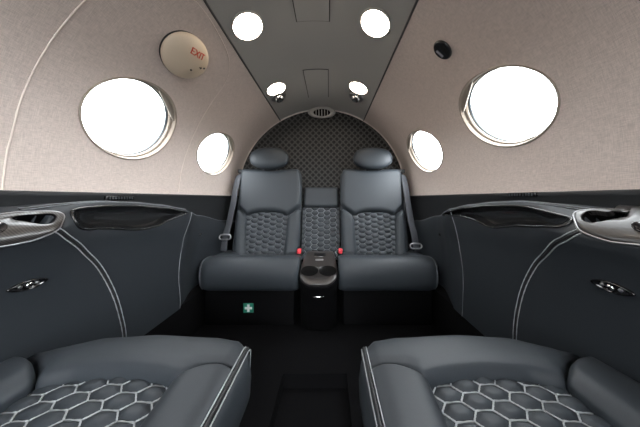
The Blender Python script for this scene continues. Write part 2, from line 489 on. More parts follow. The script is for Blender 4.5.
def nozzle(px, py, label):
    p, m = cyl_frame(px, py, R+0.004)
    t = thing('air_nozzle', label, 'air nozzle', p, 'ceiling air nozzles')
    vf = xform(lathe([(0.046, 0), (0.048, 0.006), (0.042, 0.012), (0.030, 0.010)], 28), m); link('bezel', vf[0], vf[1], 'steel', t)
    vf = xform(lathe([(0.030, 0.004), (0.029, 0.016), (0.022, 0.027), (0.012, 0.030), (0.010, 0.022), (0, 0.022)], 24), m)
    link('eyeball', vf[0], vf[1], 'chrome', t)
nozzle(278.5, 96.5, 'small chrome air nozzle behind the left far ceiling light')
nozzle(356.5, 96.5, 'small chrome air nozzle behind the right far ceiling light')
def hatch(px0, px1, pyf, pyb, label, latch):
    pa, pb = on_cyl((px0+px1)/2, pyf, R), on_cyl((px0+px1)/2, pyb, R)
    y0, y1 = pa.y, pb.y
    pm = on_cyl(px0, (pyf+pyb)/2, R); pn = on_cyl(px1, (pyf+pyb)/2, R)
    t = thing('ceiling_hatch', label, 'hatch', ((pm.x+pn.x)/2, (y0+y1)/2, pa.z))
    ta, tb = math.atan2(pm.z-ZA, pm.x), math.atan2(pn.z-ZA, pn.x)
    def plate(gr, r0, r1):
        A = [(y0-gr, ta+gr/R), (y0-gr, tb-gr/R), (y1+gr, tb-gr/R), (y1+gr, ta+gr/R)]
        rows = []
        for q in range(7):
            tt = A[0][1]+(A[1][1]-A[0][1])*q/6
            rows.append([cyl(y0-gr, tt, r1), cyl(y0-gr, tt, r0), cyl(y1+gr, tt, r0), cyl(y1+gr, tt, r1)])
        v, f = grid(rows); return v, f
    v, f = plate(0.0035, R+0.0025, R+0.02); link('gap', v, f, 'groove', t, smooth=False)
    v, f = plate(0.0, R+0.0005, R+0.02); link('panel', v, f, 'ceiling', t, smooth=False)
hatch(293, 329, -22, 21, 'grey oblong ceiling hatch between the two nearest round lights', True)
hatch(306, 328, 70, 97, 'small grey ceiling hatch between the two far round lights', True)
# oval air outlet at the crown of the bulkhead
p = Vector((0.0, YB-0.035, 0.628)); m = frame_at(p, (0, -0.9, -0.35))
t = thing('air_vent', 'oval pale grey air vent at top of the black patterned bulkhead', 'vent', p)
prof = [(0.052, -0.015), (0.100, -0.012), (0.103, 0.0), (0.094, 0.010), (0.080, 0.012), (0.066, 0.008), (0.060, -0.004)]
vf = xform(lathe(prof, 48, 1.0, 0.40), m); link('vent_frame', vf[0], vf[1], 'grey_plastic', t)
vf = xform(lathe([(0.070, -0.002), (0.0, -0.001)], 48, 1.0, 0.42), m); link('grille', vf[0], vf[1], 'base', t)
for i in range(-2, 3):
    vf = xform(rbox(i*0.021-0.0035, i*0.021+0.0035, -0.022, 0.022, -0.002, 0.004, 0.001), m); link('slat', vf[0], vf[1], 'grey_plastic', t)

# ================================================================ WALL FITTINGS
def text_geo(body, size, m, ext=0.0006):
    cu = bpy.data.curves.new('txt', 'FONT'); cu.body = body; cu.size = size; cu.extrude = ext; cu.align_x = 'CENTER'; cu.align_y = 'CENTER'
    o = bpy.data.objects.new('txt', cu); COL.objects.link(o)
    dg = bpy.context.evaluated_depsgraph_get(); dg.update()
    me = bpy.data.meshes.new_from_object(o.evaluated_get(dg))
    vf = ([m @ v.co for v in me.vertices], [tuple(p.vertices) for p in me.polygons])
    bpy.data.objects.remove(o); bpy.data.curves.remove(cu); bpy.data.meshes.remove(me)
    return vf
# EXIT lamp
p = on_cyl(185, 55.5); n = (Vector((0, p.y, ZA))-p).normalized()
def on_plane(px, py, p, n):
    d = ray(px, py); o = Vector((CX, 0, 0)); return o+d*((p-o).dot(n)/d.dot(n))
ax = (on_plane(185+8, 55.5+4.8, p, n)-p).normalized(); ay = n.cross(ax)
m = Matrix(((ax.x, ay.x, n.x, p.x), (ax.y, ay.y, n.y, p.y), (ax.z, ay.z, n.z, p.z), (0, 0, 0, 1)))
mi = m.inverted()
el = (on_plane(185+7, 55.5+6.5, p, n)-p).normalized(); ey = n.cross(el)
me_ = Matrix(((el.x, ey.x, n.x, p.x), (el.y, ey.y, n.y, p.y), (el.z, ey.z, n.z, p.z), (0, 0, 0, 1)))
t = thing('exit_lamp', 'cream domed oval emergency lamp lettered EXIT in red on left wall', 'exit light', p)
EA, EB = 0.088, 0.074
vf = xform(lathe([(EA-0.003, -0.004), (EA+0.0015, 0.002), (EA-0.002, 0.009)], 48, 1.0, EB/EA), me_); link('mounting_ring', vf[0], vf[1], 'cord', t)
def dome_h(x, y):
    a_ = me_.inverted() @ (m @ Vector((x, y, 0)))
    q = (a_.x/EA)**2+(a_.y/EB)**2
    return 0.006+0.030*math.sqrt(max(0.0, 1-q)) if q < 1 else 0.006
prof = [(EA*math.cos(a*math.pi/2/14), 0.006+0.030*math.sin(a*math.pi/2/14)) for a in range(15)]
vf = xform(lathe(prof, 48, 1.0, EB/EA), me_); link('dome', vf[0], vf[1], 'exit_shell', t)
def on_dome(geo, px, py, lift):
    q0 = mi @ on_plane(px, py, p+n*0.03, n); out = []
    for q in geo[0]:
        x, y = q0.x+q.x, q0.y+q.y
        out.append(m @ Vector((x, y, dome_h(x, y)+lift+q.z)))
    return out, geo[1]
I4 = Matrix.Identity(4)
v, f = on_dome(text_geo('EXIT', 0.029, I4), 197.5, 54, 0.0014)
link('lettering', v, f, 'exit_red', t, smooth=False)
g = Geo()
for k, dx in enumerate((-2.2, 2.2)):
    arrow = ([Vector(q)*0.75 for q in ((-.009, -.003, 0), (.001, -.003, 0), (.001, -.008, 0), (.010, 0, 0), (.001, .008, 0), (.001, .003, 0), (-.009, .003, 0))], [tuple(range(7))])
    g.add(on_dome(arrow, 202+dx, 68+dx*0.3, 0.0012))
g.link('arrow_marks', 'cord', t, smooth=False)
vf = on_dome(lathe([(0.003, -0.001), (0.003, 0.001), (0, 0.0012)], 10), 190, 69, 0.001); link('test_hole', vf[0], vf[1], 'cord', t)
# black oval fitting on the right wall
p = on_cyl(443, 49.5); n = Vector((0, p.y, ZA))-p; m = frame_at(p, n, (0, 0.0, 1.0))
t = thing('coat_hook', 'small glossy black oval fitting with a pale bar on right wall', 'hook', p)
vf = xform(lathe([(0.034, -0.002), (0.035, 0.004), (0.030, 0.008), (0.022, 0.006), (0.0, 0.0045)], 40, 0.82, 1.0), m); link('bezel', vf[0], vf[1], 'gloss', t)
vf = xform(rbox(-0.016, -0.010, -0.016, 0.014, 0.004, 0.010, 0.002), m); link('bar', vf[0], vf[1], 'steel', t)
# slim grilles let into the ledge
for px, py, s, lab in ((119, 198.0, -1, 'thin black slotted vent in the ledge under the large left window'), (523, 194.5, 1, 'thin black slotted vent in the ledge under the large right window')):
    d = ray(px, py); k = (s*0.616-CX)/d.x; p = Vector((CX, 0, 0))+d*k
    t = thing('ledge_vent', lab, 'vent', p)
    x0, x1 = sorted((s*0.608, s*0.622))
    v, f = rbox(x0, x1, p.y-0.045, p.y+0.045, p.z-0.006, p.z+0.006, 0.002); link('vent_plate', v, f, 'gloss', t)
    for i in range(-4, 5):
        x0, x1 = sorted((s*0.606, s*0.612))
        v, f = rbox(x0, x1, p.y+i*0.009-0.002, p.y+i*0.009+0.002, p.z-0.004, p.z+0.004, 0.0008); link('slat', v, f, 'rubber', t)

# ================================================================ SIDE CONSOLES
ZC = [(-0.75, -0.03), (0.3, -0.026), (0.37, -0.022), (0.43, -0.019), (0.5, -0.013), (0.58, -0.010), (0.68, -0.0145), (0.8, -0.0265), (0.92, -0.047), (0.97, -0.060), (1.08, -0.088), (1.34, -0.143), (1.58, -0.17)]
NV = 9
def side_pt(Y, v):
    """panel surface on the x > 0 side; v 0..1 from the ledge over the arm rest down to the floor strip"""
    zc = lerp1(ZC, Y)
    w = min(1, max(0, (0.56-Y)/0.11)); w = w*w*(3-2*w)
    F = [(.622, zc-.016), (.602, zc-.003), (.578, zc), (.566, zc-.010), (.560, zc-.045), (.562, zc-.09), (.576, zc-.15), (.588, zc-.25), (.594, -.38+zc*.2), (.596, -.482)]
    N = [(.622, zc-.010), (.606, zc+.001), (.590, zc-.004), (.568, zc-.022), (.545, zc-.046), (.543, zc-.066), (.560, zc-.11), (.582, zc-.20), (.594, -.36), (.596, -.482)]
    x = min(max(v, 0), 1)*NV; i = min(NV-1, int(x)); t = x-i
    C = [Vector(((a[0]*(1-w)+b[0]*w), (a[1]*(1-w)+b[1]*w))) for a, b in zip(F, N)]
    a, b, c, d = C[max(0, i-1)], C[i], C[i+1], C[min(NV, i+2)]
    q = 0.5*((2*b)+(c-a)*t+(2*a-5*b+4*c-d)*t*t+(3*b-a-3*c+d)*t**3)
    k = min(1, max(0, (Y-0.90)/0.19)); k = k*k*(3-2*k)*0.038*min(1, max(0, (v-0.03)/0.15))
    return Vector((q.x+k, Y, q.y))
def side_n(Y, v):
    e = 1e-3
    a = side_pt(Y+e, v)-side_pt(Y-e, v); b = side_pt(Y, min(1, v+e))-side_pt(Y, max(0, v-e))
    n = a.cross(b).normalized()
    if n.x > 0 and v > 0.25: n = -n
    if v <= 0.25 and n.z < 0: n = -n
    return n
_cache = [(Y, v, side_pt(Y, v)) for Y in [0.16+0.012*i for i in range(110)] for v in [k/60 for k in range(61)]]
def side_inv(s, px, py):
    """(Y, v) of the panel point seen at a pixel of the photograph"""
    def err(p): a = proj((s*p.x, p.y, p.z)); return a[0]-px, a[1]-py
    Y, v, _ = min(_cache, key=lambda q: sum(e*e for e in err(q[2])))
    for _ in range(12):
        e0 = err(side_pt(Y, v)); h = 1e-4
        e1 = err(side_pt(Y+h, v)); e2 = err(side_pt(Y, v+h))
        a, b, c, d = (e1[0]-e0[0])/h, (e2[0]-e0[0])/h, (e1[1]-e0[1])/h, (e2[1]-e0[1])/h
        det = a*d-b*c
        if abs(det) < 1e-3: break
        dY, dv = (-e0[0]*d+e0[1]*b)/det, (-e0[1]*a+e0[0]*c)/det
        Y += max(-0.02, min(0.02, dY)); v = min(0.98, max(0.02, v+max(-0.03, min(0.03, dv))))
    return Vector((Y, v))
def in_poly(P, x, y):
    c = False
    for i in range(len(P)):
        (x1, y1), (x2, y2) = P[i], P[i-1]
        if (y1 > y) != (y2 > y) and x < (x2-x1)*(y-y1)/(y2-y1)+x1: c = not c
    return c
def shrink(P, k):
    cx_, cy_ = sum(p[0] for p in P)/len(P), sum(p[1] for p in P)/len(P)
    return [(cx_+(p[0]-cx_)*k, cy_+(p[1]-cy_)*k) for p in P]
SIDES = {
 -1: dict(seam1=[(55, 230), (66, 236.5), (80, 247), (95, 262), (107, 280), (116, 300), (121, 318), (124, 334), (126, 350)],
          seam2=[(192, 212), (187, 228), (182, 246), (179.5, 262), (178.5, 280), (180, 298), (184, 313)],
          pocket_top=[(73, 214), (95, 209.5), (125, 206.5), (155, 206), (175, 207), (185, 209)],
          pocket_bot=[(79, 227.5), (100, 228.3), (125, 229.3), (140, 229.5), (155, 226.5), (165, 222), (175, 218), (185, 212)],
          plate=[(62.5, 216.5), (56, 213), (40, 212.6), (20, 213.5), (0, 215.5), (-30, 219), (-60, 224), (-66, 238), (-40, 251), (0, 246), (20, 242.5), (34, 239), (53, 231.5), (60, 224)],
          recess=[(54.5, 218.6), (51, 215.4), (40, 215.6), (28, 216.4), (17, 217.8), (11, 219.4), (14, 221.4), (22, 222.4), (31, 224), (40, 225.2), (50, 224.3)],
          cup=[(5, 229), (1, 226), (-10, 226.5), (-22, 229), (-24, 233), (-10, 235.5), (1, 233.5)],
          latch=(28, 284.5), latch_rot=0.0, jack=(200.5, 234.5),
          topline=[(22, 211.5), (45, 207.8), (70, 204.6), (100, 202.4), (135, 202.8), (165, 205.2), (185, 208.2)],
          tail=[(192, 212), (205, 214.5), (218, 217.5), (230, 220.5)]),
  1: dict(seam1=[(581, 231), (565, 238.5), (550, 249), (536, 264), (526, 282), (519.5, 302), (516, 322), (515, 340), (515, 352)],
          seam2=[(450, 209), (455, 225), (459, 243), (462, 262), (463.5, 282), (463, 300), (461, 316)],
          pocket_top=[(453, 210), (465, 206.5), (482, 204.8), (500, 204.8), (520, 206.2), (542, 209.5), (567, 212)],
          pocket_bot=[(453, 213), (463, 216.5), (473, 219.5), (482, 223.5), (492, 227.5), (505, 227), (520, 225.8), (540, 226.5), (560, 227)],
          plate=[(575, 215), (585, 211.5), (607, 210.5), (633, 212.5), (660, 217), (700, 224), (708, 240), (680, 251), (640, 245.5), (615, 242.5), (598, 238), (582, 231.5), (577, 224)],
          recess=[(583.5, 219), (588, 213.6), (597, 212.8), (612, 213), (625, 214), (630, 216), (626, 218.6), (613, 221.3), (605, 223.4), (597, 225), (587, 223.8)],
          cup=[(634, 229), (638, 226), (650, 226.5), (662, 229), (664, 233), (650, 235.5), (638, 233.5)],
          latch=(612, 287), latch_rot=0.0, jack=(440, 234.5),
          topline=[(632, 209), (612, 205.8), (590, 203), (560, 200.6), (525, 199.6), (490, 201.8), (468, 204.4)],
          tail=[(450, 209), (440, 212.5), (428, 216), (416, 220)]),
}
def side_console(s, label):
    d = SIDES[s]; t = thing('side_console', label, 'armrest console', (s*0.60, 0.7, -0.48), 'armrest consoles along both side walls')
    def inv(P): return [side_inv(s, x, y) for x, y in P]
    def surf(q, h=0.0): return side_pt(q[0], q[1])+side_n(q[0], q[1])*h
    def L(name, vf, m, par=t, **kw): vf = flip(vf, s); return link(name, vf[0], vf[1], m, par, **kw)
    pb_ = inv(d['pocket_bot']); ya, yb = pb_[0].y*0+pb_[0].x, pb_[-1].x
    if yb < ya: pb_ = pb_[::-1]; ya, yb = yb, ya
    pb_ = [Vector((q.x, max(q.y, 0.375))) for q in pb_]
    pt_ = [Vector((ya-0.006+(yb+0.02-ya+0.006)*k/8, 0.352-0.012*math.sin(math.pi*k/8))) for k in range(9)]
    pocket = pt_+pb_[::-1]
    plate, rec, cup = inv(d['plate']), inv(d['recess']), inv(d['cup'])
    # panel skin, sunk behind the pocket and the recesses
    Ys = [-0.2+0.02*i for i in range(20)]
    y = 0.2
    while y < 1.0: Ys.append(y); y += 0.0045
    while y < 1.56: Ys.append(y); y += 0.02
    Vs = [k/110 for k in range(111)]
    hp = [[tuple(q) for q in cr([(*a, 0) for a in P], 80, True)] for P in (pocket, rec, cup)]
    hp = [[(a[0], a[1]) for a in P] for P in hp]
    hp = [shrink(hp[0], 0.965), shrink(hp[1], 0.93), shrink(hp[2], 0.9)]
    bb = [(min(a[0] for a in P), max(a[0] for a in P), min(a[1] for a in P), max(a[1] for a in P)) for P in hp]
    rows = []
    for Y in Ys:
        r = []
        for v in Vs:
            p = side_pt(Y, v)
            for P, b in zip(hp, bb):
                if b[0] < Y < b[1] and b[2] < v < b[3] and in_poly(P, Y, v): p = p-side_n(Y, v)*0.05; break
            r.append(p)
        rows.append(r)
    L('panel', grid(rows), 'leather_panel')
    # pocket: rounded channel behind a slim bezel
    loop = cr([(*a, 0) for a in pocket], 110, True)
    c0, c1 = [(*a, 0) for a in pb_], [(*a, 0) for a in pt_]
    cc = coons(c0, c1, [c0[0], c1[0]], [c0[-1], c1[-1]], 60, 20)
    rr = []
    for j, row in enumerate(cc):
        q = []
        for i, a in enumerate(row):
            fv, fu = j/(len(cc)-1), i/(len(row)-1)
            k = (1-abs(2*fv-1)**2.2)*(1-abs(2*fu-1)**5)
            q.append(surf((a.x, a.y), 0.0015-0.026*k))
        rr.append(q)
    L('pocket', grid(rr), 'satin')
    L('pocket_bezel', tube([surf((a.x, a.y), 0.001) for a in loop], 0.0030, 8, True), 'satin')
    # trim plate with its openings
    n = 90
    lo = cr([(*a, 0) for a in plate], n, True); li = cr([(*a, 0) for a in rec], n, True)
    rr = [[surf((a.x, a.y), -0.002) for a in lo]]
    for q, h in ((0, 0.003), (0.05, 0.0055), (0.25, 0.006), (0.5, 0.006), (0.75, 0.006), (0.95, 0.006), (1.0, 0.004), (1.0, -0.006)):
        rr.append([surf((a.x+(b.x-a.x)*q, a.y+(b.y-a.y)*q), h) for a, b in zip(lo, li)])
    L('trim_plate', grid(rr, True), 'carbon')
    L('plate_edge', tube([surf((a.x, a.y), 0.003) for a in lo], 0.0024, 8, True), 'steel')
    def dish(name, lp, depth, par=t):
        c = sum((Vector(a) for a in lp), Vector((0, 0, 0)))/len(lp)
        R_ = [[surf((a.x+(c.x-a.x)*q, a.y+(c.y-a.y)*q), h) for a in lp] for q, h in ((0, 0.005), (0.03, -0.004), (0.08, -depth*0.8), (0.3, -depth), (0.8, -depth))]
        v, f = grid(R_, True); f.append(tuple(range(len(v)-len(lp), len(v))))
        return L(name, (v, f), 'matt', par)
    dish('phone_recess', li, 0.030)
    lc = cr([(*a, 0) for a in cup], 48, True)
    cu = L('cup_holder', grid([[surf((a.x+(sum(b.x for b in lc)/48-a.x)*q, a.y+(sum(b.y for b in lc)/48-a.y)*q), h) for a in lc] for q, h in ((0, 0.004), (0.04, 0.010), (0.14, 0.010), (0.2, 0.0065), (0.95, 0.0062))], True), 'gloss')
    # double stitched seams, single piping lines
    def stitched(name, P, gap, h=0.0012, m='thread_dim'):
        Q = cr([(*a, 0) for a in (inv(P) if isinstance(P[0][0], int) or P[0][0] > 2 else [Vector(a) for a in P])], 120); g = Geo()
        pts = [surf((a.x, a.y), h) for a in Q]
        nn = [side_n(a.x, a.y) for a in Q]
        for k in ((-1, 1) if gap else (0,)):
            o = []
            for i, p in enumerate(pts):
                tg = (pts[min(len(pts)-1, i+1)]-pts[max(0, i-1)]).normalized()
                o.append(p+tg.cross(nn[i])*gap*k)
            g.add(tube(o, 0.0014, 6, bead=0.4, pitch=0.006), 0)
        if gap: g.add(tube([p-n_*0.001 for p, n_ in zip(pts, nn)], 0.0024, 6), 1)
        L(name, (g.v, g.f), m) if not gap else link(name, flip((g.v, g.f), s)[0], g.f, [m, 'cord'], t, True, g.m)
    stitched('stitched_seam', d['seam1'], 0.0055, m='thread')
    stitched('stitched_seam', d['seam2'], 0.0)
    stitched('piping', [(0.44+(0.93-0.44)*k/12, 0.235) for k in range(13)], 0.0035)
    stitched('piping', d['tail'], 0.0)
    # lens shaped latch with a round button
    q = side_inv(s, *d['latch']); p = surf(q, 0.0); nrm = side_n(*q)
    mtx = frame_at(p, nrm, (0, 0.0, 1)); 
    rows = []
    for h, k in ((-0.003, 1.0), (0.003, 1.0), (0.005, 0.90), (0.003, 0.80), (0.001, 0.5), (0.001, 0.02)):
        r = []
        for i in range(48):
            a = 2*math.pi*i/48; x = math.cos(a); y = math.sin(a)*(1-abs(x)**1.6*0.25)
            r.append(mtx @ Vector((x*0.031*k, y*0.0105*k, h)))
        rows.append(r)
    v, f = grid(rows, True); f.append(tuple(range(len(v)-48, len(v))))
    lt = L('latch', (v, f), 'gloss')
    L('button', xform(lathe([(0.006, 0), (0.006, 0.005), (0.004, 0.0065), (0, 0.0065)], 20), mtx), 'chrome', lt)
    for dx in (-0.013, 0.013): L('indicator', xform(lathe([(0.0032, 0), (0.003, 0.003), (0, 0.0035)], 14), mtx @ Matrix.Translation((dx, 0, 0))), 'steel', lt)
    q = side_inv(s, *d['jack']); mtx = frame_at(surf(q), side_n(*q), (0, 0, 1))
    L('jack', xform(lathe([(0.008, -0.001), (0.008, 0.002), (0.005, 0.003), (0.0035, 0.0), (0, 0.0)], 18), mtx), 'gloss')
    return t
side_console(-1, 'dark leather armrest console along the left wall below the EXIT lamp')
side_console(1, 'dark leather armrest console along the right wall, opposite the EXIT lamp')

# ================================================================ FOREGROUND SEATS
def front_seat(s, label):
    t = thing('cabin_seat', label, 'seat', (s*0.345, 0.22, -0.66), 'forward pair of cabin seats')
    sh = Vector((0.006 if s > 0 else 0.0, 0, 0))
    def flip(vf, q): return [Vector((q*v[0], v[1], v[2]))+sh for v in vf[0]], vf[1]
    def L(name, vf, m, par=t, **kw): vf = flip(vf, s); return link(name, vf[0], vf[1], m, par, **kw)
    # --- front bolster: sections swept across the seat
    YR = [(0.120, .400), (0.165, .399), (0.195, .391), (0.216, .374), (0.26, .384), (0.335, .390), (0.41, .386), (0.461, .372), (0.474, .385), (0.512, .408), (0.545, .424), (0.57, .428)]
    YFR = [(0.120, .470), (0.15, .488), (0.20, .496), (0.335, .503), (0.44, .496), (0.49, .480), (0.53, .458), (0.57, .430)]
    ZT = [(0.120, -.321), (0.129, -.315), (0.145, -.309), (0.20, -.307), (0.335, -.305), (0.46, -.307), (0.51, -.311), (0.545, -.318), (0.57, -.332)]
    ZR = [(0.120, -.326), (0.18, -.328), (0.216, -.336), (0.461, -.336), (0.49, -.334), (0.57, -.340)]
    Ds = [0.121+(0.569-0.121)*i/90 for i in range(91)]; rows = []
    for D in Ds:
        yr, yf, zt, zr = lerp1(YR, D), lerp1(YFR, D), lerp1(ZT, D), lerp1(ZR, D)
        L_ = yf-yr; ra = min(0.008+0.010*min(1, max(0, (D-0.17)/0.04))*min(1, max(0, (0.50-D)/0.04)), L_*0.3); rb = min(0.034, L_*0.45); sec = []
        sec.append((yr+0.002, zr-0.03)); sec.append((yr, zr))
        for k in range(1, 8):
            a = k/7*math.pi/2; sec.append((yr+ra*(1-math.cos(a)), zr+(zt-0.003-zr)*math.sin(a)))
        for k in range(1, 7):
            q = k/7; sec.append((yr+ra+(L_-ra-rb)*q, zt-0.003+0.004*math.sin(math.pi*(0.15+0.7*q))))
        for k in range(0, 9):
            a = k/8*math.pi/2; sec.append((yf-rb+rb*math.sin(a), zt-0.002-0.042*(1-math.cos(a))))
        sec += [(yf+0.001, zt-0.065), (yf-0.003, zt-0.09), (yf-0.012, zt-0.105), (yf-0.04, zt-0.112)]
        rows.append([Vector((D, a, b)) for a, b in sec])
    for k, dd in ((0, 0.004), (-1, -0.004)):      # close the two ends
        mid = sum(rows[k], Vector())/len(rows[k])
    v, f = grid(rows); n = len(rows[0])
    f.append(tuple(range(n))); f.append(tuple(range(len(v)-n, len(v))))
    L('front_bolster', (v, f), 'leather')
    # --- quilted insert
    def base(x, y):
        u = (x-0.335)/0.13; w = (y-0.2)/0.2
        return Vector((x, y, -0.325-0.006*u*u-0.004*w*w)), Vector((0.04*u, 0.04*w, 1)).normalized()
    g = quilt(base, 0.195, 0.482, -0.01, 0.400, 0.0075, 0.0034, 0.0016, ox=0.330, oy=0.365)
    link('quilted_insert', flip((g.v, g.f), s)[0], g.f, ['leather', 'thread'], t, True, g.m)
    # --- side bolsters
    up = (0, 0, 1)
    q_in = [(0.213, -0.02, -.350), (0.212, 0.2, -.350), (0.2155, 0.372, -.340)]
    p_in = [(0.123, -0.02, -.3225), (0.123, 0.2, -.3225), (0.123, 0.397, -.3225)]
    L('side_bolster', pad([p_in[0], q_in[0]], [(0.123, 0.397, -.3215), (0.165, .396, -.3185), (0.192, .386, -.3195), (0.208, .379, -.327), (0.2155, 0.372, -.340)], p_in, q_in, up, 0.0165, 0.030, 0.05, 34, 70, rv=0.007), 'leather')
    q_o = [(0.463, -0.02, -.350), (0.464, 0.2, -.350), (0.461, 0.370, -.340)]
    p_o = [(0.578, -0.02, -.335), (0.578, 0.2, -.335), (0.576, 0.33, -.335), (0.566, 0.420, -.335)]
    L('side_bolster', pad([q_o[0], p_o[0]], [(0.461, 0.370, -.340), (0.474, .384, -.335), (0.512, .407, -.333), (0.566, 0.420, -.335)], q_o, p_o, up, 0.036, 0.036, 0.05, 34, 60, rv=0.014), 'leather')
    # --- boxing down the aisle side and round the corner
    path = [(-0.02, 0.0), (0.2, 0.0), (0.40, 0.0), (0.44, 0.0015), (0.458, 0.008)]
    rows = []
    for dD, z in ((0.123, -.326), (0.1165, -.330), (0.111, -.345), (0.107, -.375), (0.109, -.41), (0.118, -.432), (0.14, -.438)):
        rows.append([Vector((dD+b, a, z)) for a, b in [(q.x, q.y) for q in cr([(*q, 0) for q in path], 50)]])
    L('side_panel', grid(rows), 'leather')
    # --- double stitched edge along the aisle side
    edge = cr([(0.1195, -0.02, -.3215), (0.1195, 0.15, -.3205), (0.1195, 0.30, -.3195), (0.1200, 0.40, -.3175), (0.1208, 0.446, -.3185), (0.1230, 0.464, -.329), (0.1255, 0.469, -.352), (0.127, 0.467, -.405)], 260)
    g = Geo(); g.add(tube(edge, 0.0024, 8), 1)
    g.add(tube([p+Vector((0.0048, 0.000, 0.0022)) for p in edge], 0.0014, 6, bead=0.45, pitch=0.0045), 0)
    g.add(tube([p+Vector((-0.0046, 0.001, -0.0040)) for p in edge], 0.0014, 6, bead=0.45, pitch=0.0045), 0)
    link('stitched_edge', flip((g.v, g.f), s)[0], g.f, ['thread', 'cord'], t, True, g.m)
    # --- pan and pedestal
    L('seat_pan', rbox(0.135, 0.555, -0.02, 0.42, -0.45, -0.36, 0.02), 'base')
    L('pedestal', rbox(0.17, 0.53, 0.0, 0.38, -0.66, -0.44, 0.015), 'base')
front_seat(-1, 'black leather seat with quilted hexagon cushion, foreground left of the aisle')
front_seat(1, 'black leather seat with quilted hexagon cushion, foreground right of the aisle')

# ================================================================ REAR SEATS
def rear_seat(s, label, belt):
    t = thing('rear_seat', label, 'seat', (s*0.345, 1.2, -0.66), 'pair of rear seats')
    def L(name, vf, m, par=t, **kw): vf = flip(vf, s); return link(name, vf[0], vf[1], m, par, **kw)
    # cushion roll
    sec0 = [(1.22, -.40), (1.215, -.345), (1.208, -.327), (1.195, -.318), (1.16, -.312), (1.125, -.312), (1.098, -.322), (1.076, -.345), (1.066, -.380), (1.066, -.42), (1.073, -.455), (1.088, -.474), (1.12, -.482), (1.18, -.482)]
    sec0 = [(p.x, p.y) for p in cr([(a, b, 0) for a, b in sec0], 46)]
    Ds = [0.103+(0.614-0.103)*i/60 for i in range(61)]; rows = []
    for D in Ds:
        e = max(0, (D-0.555)/0.059); k = 1-0.16*e**2.2; e2 = max(0, (0.135-D)/0.03); k -= 0.07*e2**2
        rows.append([Vector((D, 1.16+(a-1.16)*(1-(1-k)*1.5), -0.40+(b+0.40)*k)) for a, b in sec0])
    v, f = grid(rows); n = len(rows[0]); f.append(tuple(range(n))); f.append(tuple(range(len(v)-n, len(v))))
    L('front_bolster', (v, f), 'leather')
    D = 0.598; e = (D-0.555)/0.059; k = 1-0.16*e**2.2
    st = [Vector((D+0.001, 1.16+(a-1.16)*(1-(1-k)*1.5)*1.02, -0.40+(b+0.40)*k*1.012)) for a, b in sec0[8:38]]
    L('stitched_edge', tube(cr(st, 90), 0.0016, 6, bead=0.4, pitch=0.007), 'thread_dim')
    # cushion insert and side bolsters behind the roll
    def cb(x, y): return Vector((x, y, -0.335+(y-1.2)*-0.08)), Vector((0, 0, 1))
    g = quilt(cb, 0.20, 0.49, 1.19, 1.37, 0.006, 0.005, 0.0014, ox=0.34, oy=1.2, nn=5)
    link('quilted_insert', flip((g.v, g.f), s)[0], g.f, ['leather', 'thread_dim'], t, True, g.m)
    for a, b in ((0.128, 0.205), (0.485, 0.60)):
        L('side_bolster', pad([(a, 1.20, -.34), (b, 1.20, -.34)], [(a, 1.37, -.35), (b, 1.37, -.35)], [(a, 1.20, -.34), (a, 1.37, -.35)], [(b, 1.20, -.34), (b, 1.37, -.35)], (0, 0, 1), 0.022, 0.03, 0.06, 14, 14), 'leather')
    # back rest
    e1 = Vector((0, 0.16, 0.57)); nf = Vector((0, -0.57, 0.16)).normalized()
    def B(D, h, o=0.0): return Vector((D, 1.30, -0.37))+e1*h+nf*o
    def C(P, o=0.0): return [B(a, b, o) for a, b in P]
    seam = [(.132, .538), (.155, .520), (.178, .495), (.200, .466), (.215, .446), (.245, .465), (.29, .482), (.34, .487), (.39, .482), (.435, .465), (.465, .446), (.480, .468), (.497, .495), (.514, .518), (.534, .538)]
    top = [(.142, .962), (.150, .982), (.170, .990), (.25, .984), (.34, .978), (.43, .984), (.51, .990), (.532, .982), (.543, .962)]
    L('back_panel', pad(C(seam), C(top), C([(.132, .538), (.130, .75), (.142, .962)]), C([(.534, .538), (.546, .75), (.543, .962)]), nf, 0.034, 0.034, 0.06, 50, 40), 'leather')
    i_top = [(.128, .534), (.152, .514), (.174, .490), (.196, .462), (.211, .442)]
    L('back_bolster', pad(C([(.132, -.03), (.235, -.03)]), C(i_top), C([(.132, -.03), (.128, .25), (.128, .534)]), C([(.232, -.03), (.219, .20), (.211, .442)]), nf, 0.040, 0.034, 0.05, 24, 40), 'leather')
    o_top = [(.469, .442), (.484, .464), (.500, .490), (.516, .514), (.537, .534)]
    L('back_bolster', pad(C([(.445, -.03), (.530, -.03)]), C(o_top), C([(.445, -.03), (.461, .20), (.469, .442)]), C([(.530, -.03), (.538, .25), (.537, .534)]), nf, 0.040, 0.034, 0.05, 24, 40), 'leather')
    def qb(x, y): return B(x, y/0.592, 0.018-0.10*abs(x-0.34)**1.0*0.12), nf
    g = quilt(qb, 0.20, 0.48, -0.01, 0.285, 0.010, 0.0045, 0.0013, ox=0.34, oy=0.012, nn=5)
    link('quilted_back', flip((g.v, g.f), s)[0], g.f, ['leather', 'thread_dim'], t, True, g.m)
    rows = []
    for h in [-.05+1.02*i/20 for i in range(21)]:
        k = 0.0 if h < 0.9 else 0.02*((h-0.9)/0.07)**2
        rows.append([B(a, h, o) for a, o in ((.128+k, 0.0), (.138+k, -0.05), (.16+k, -0.075), (.52-k, -0.075), (.535-k, -0.05), (.545-k, 0.0))])
    v, f = grid(rows, True); f.append(tuple(range(6))); f.append(tuple(range(len(v)-6, len(v))))
    L('back_shell', (v, f), 'leather', smooth=False)
    # head rest
    rows = []; c = Vector((0.3445, 1.425, 0.262))
    def sp(x, p): return math.copysign(abs(x)**p, x)
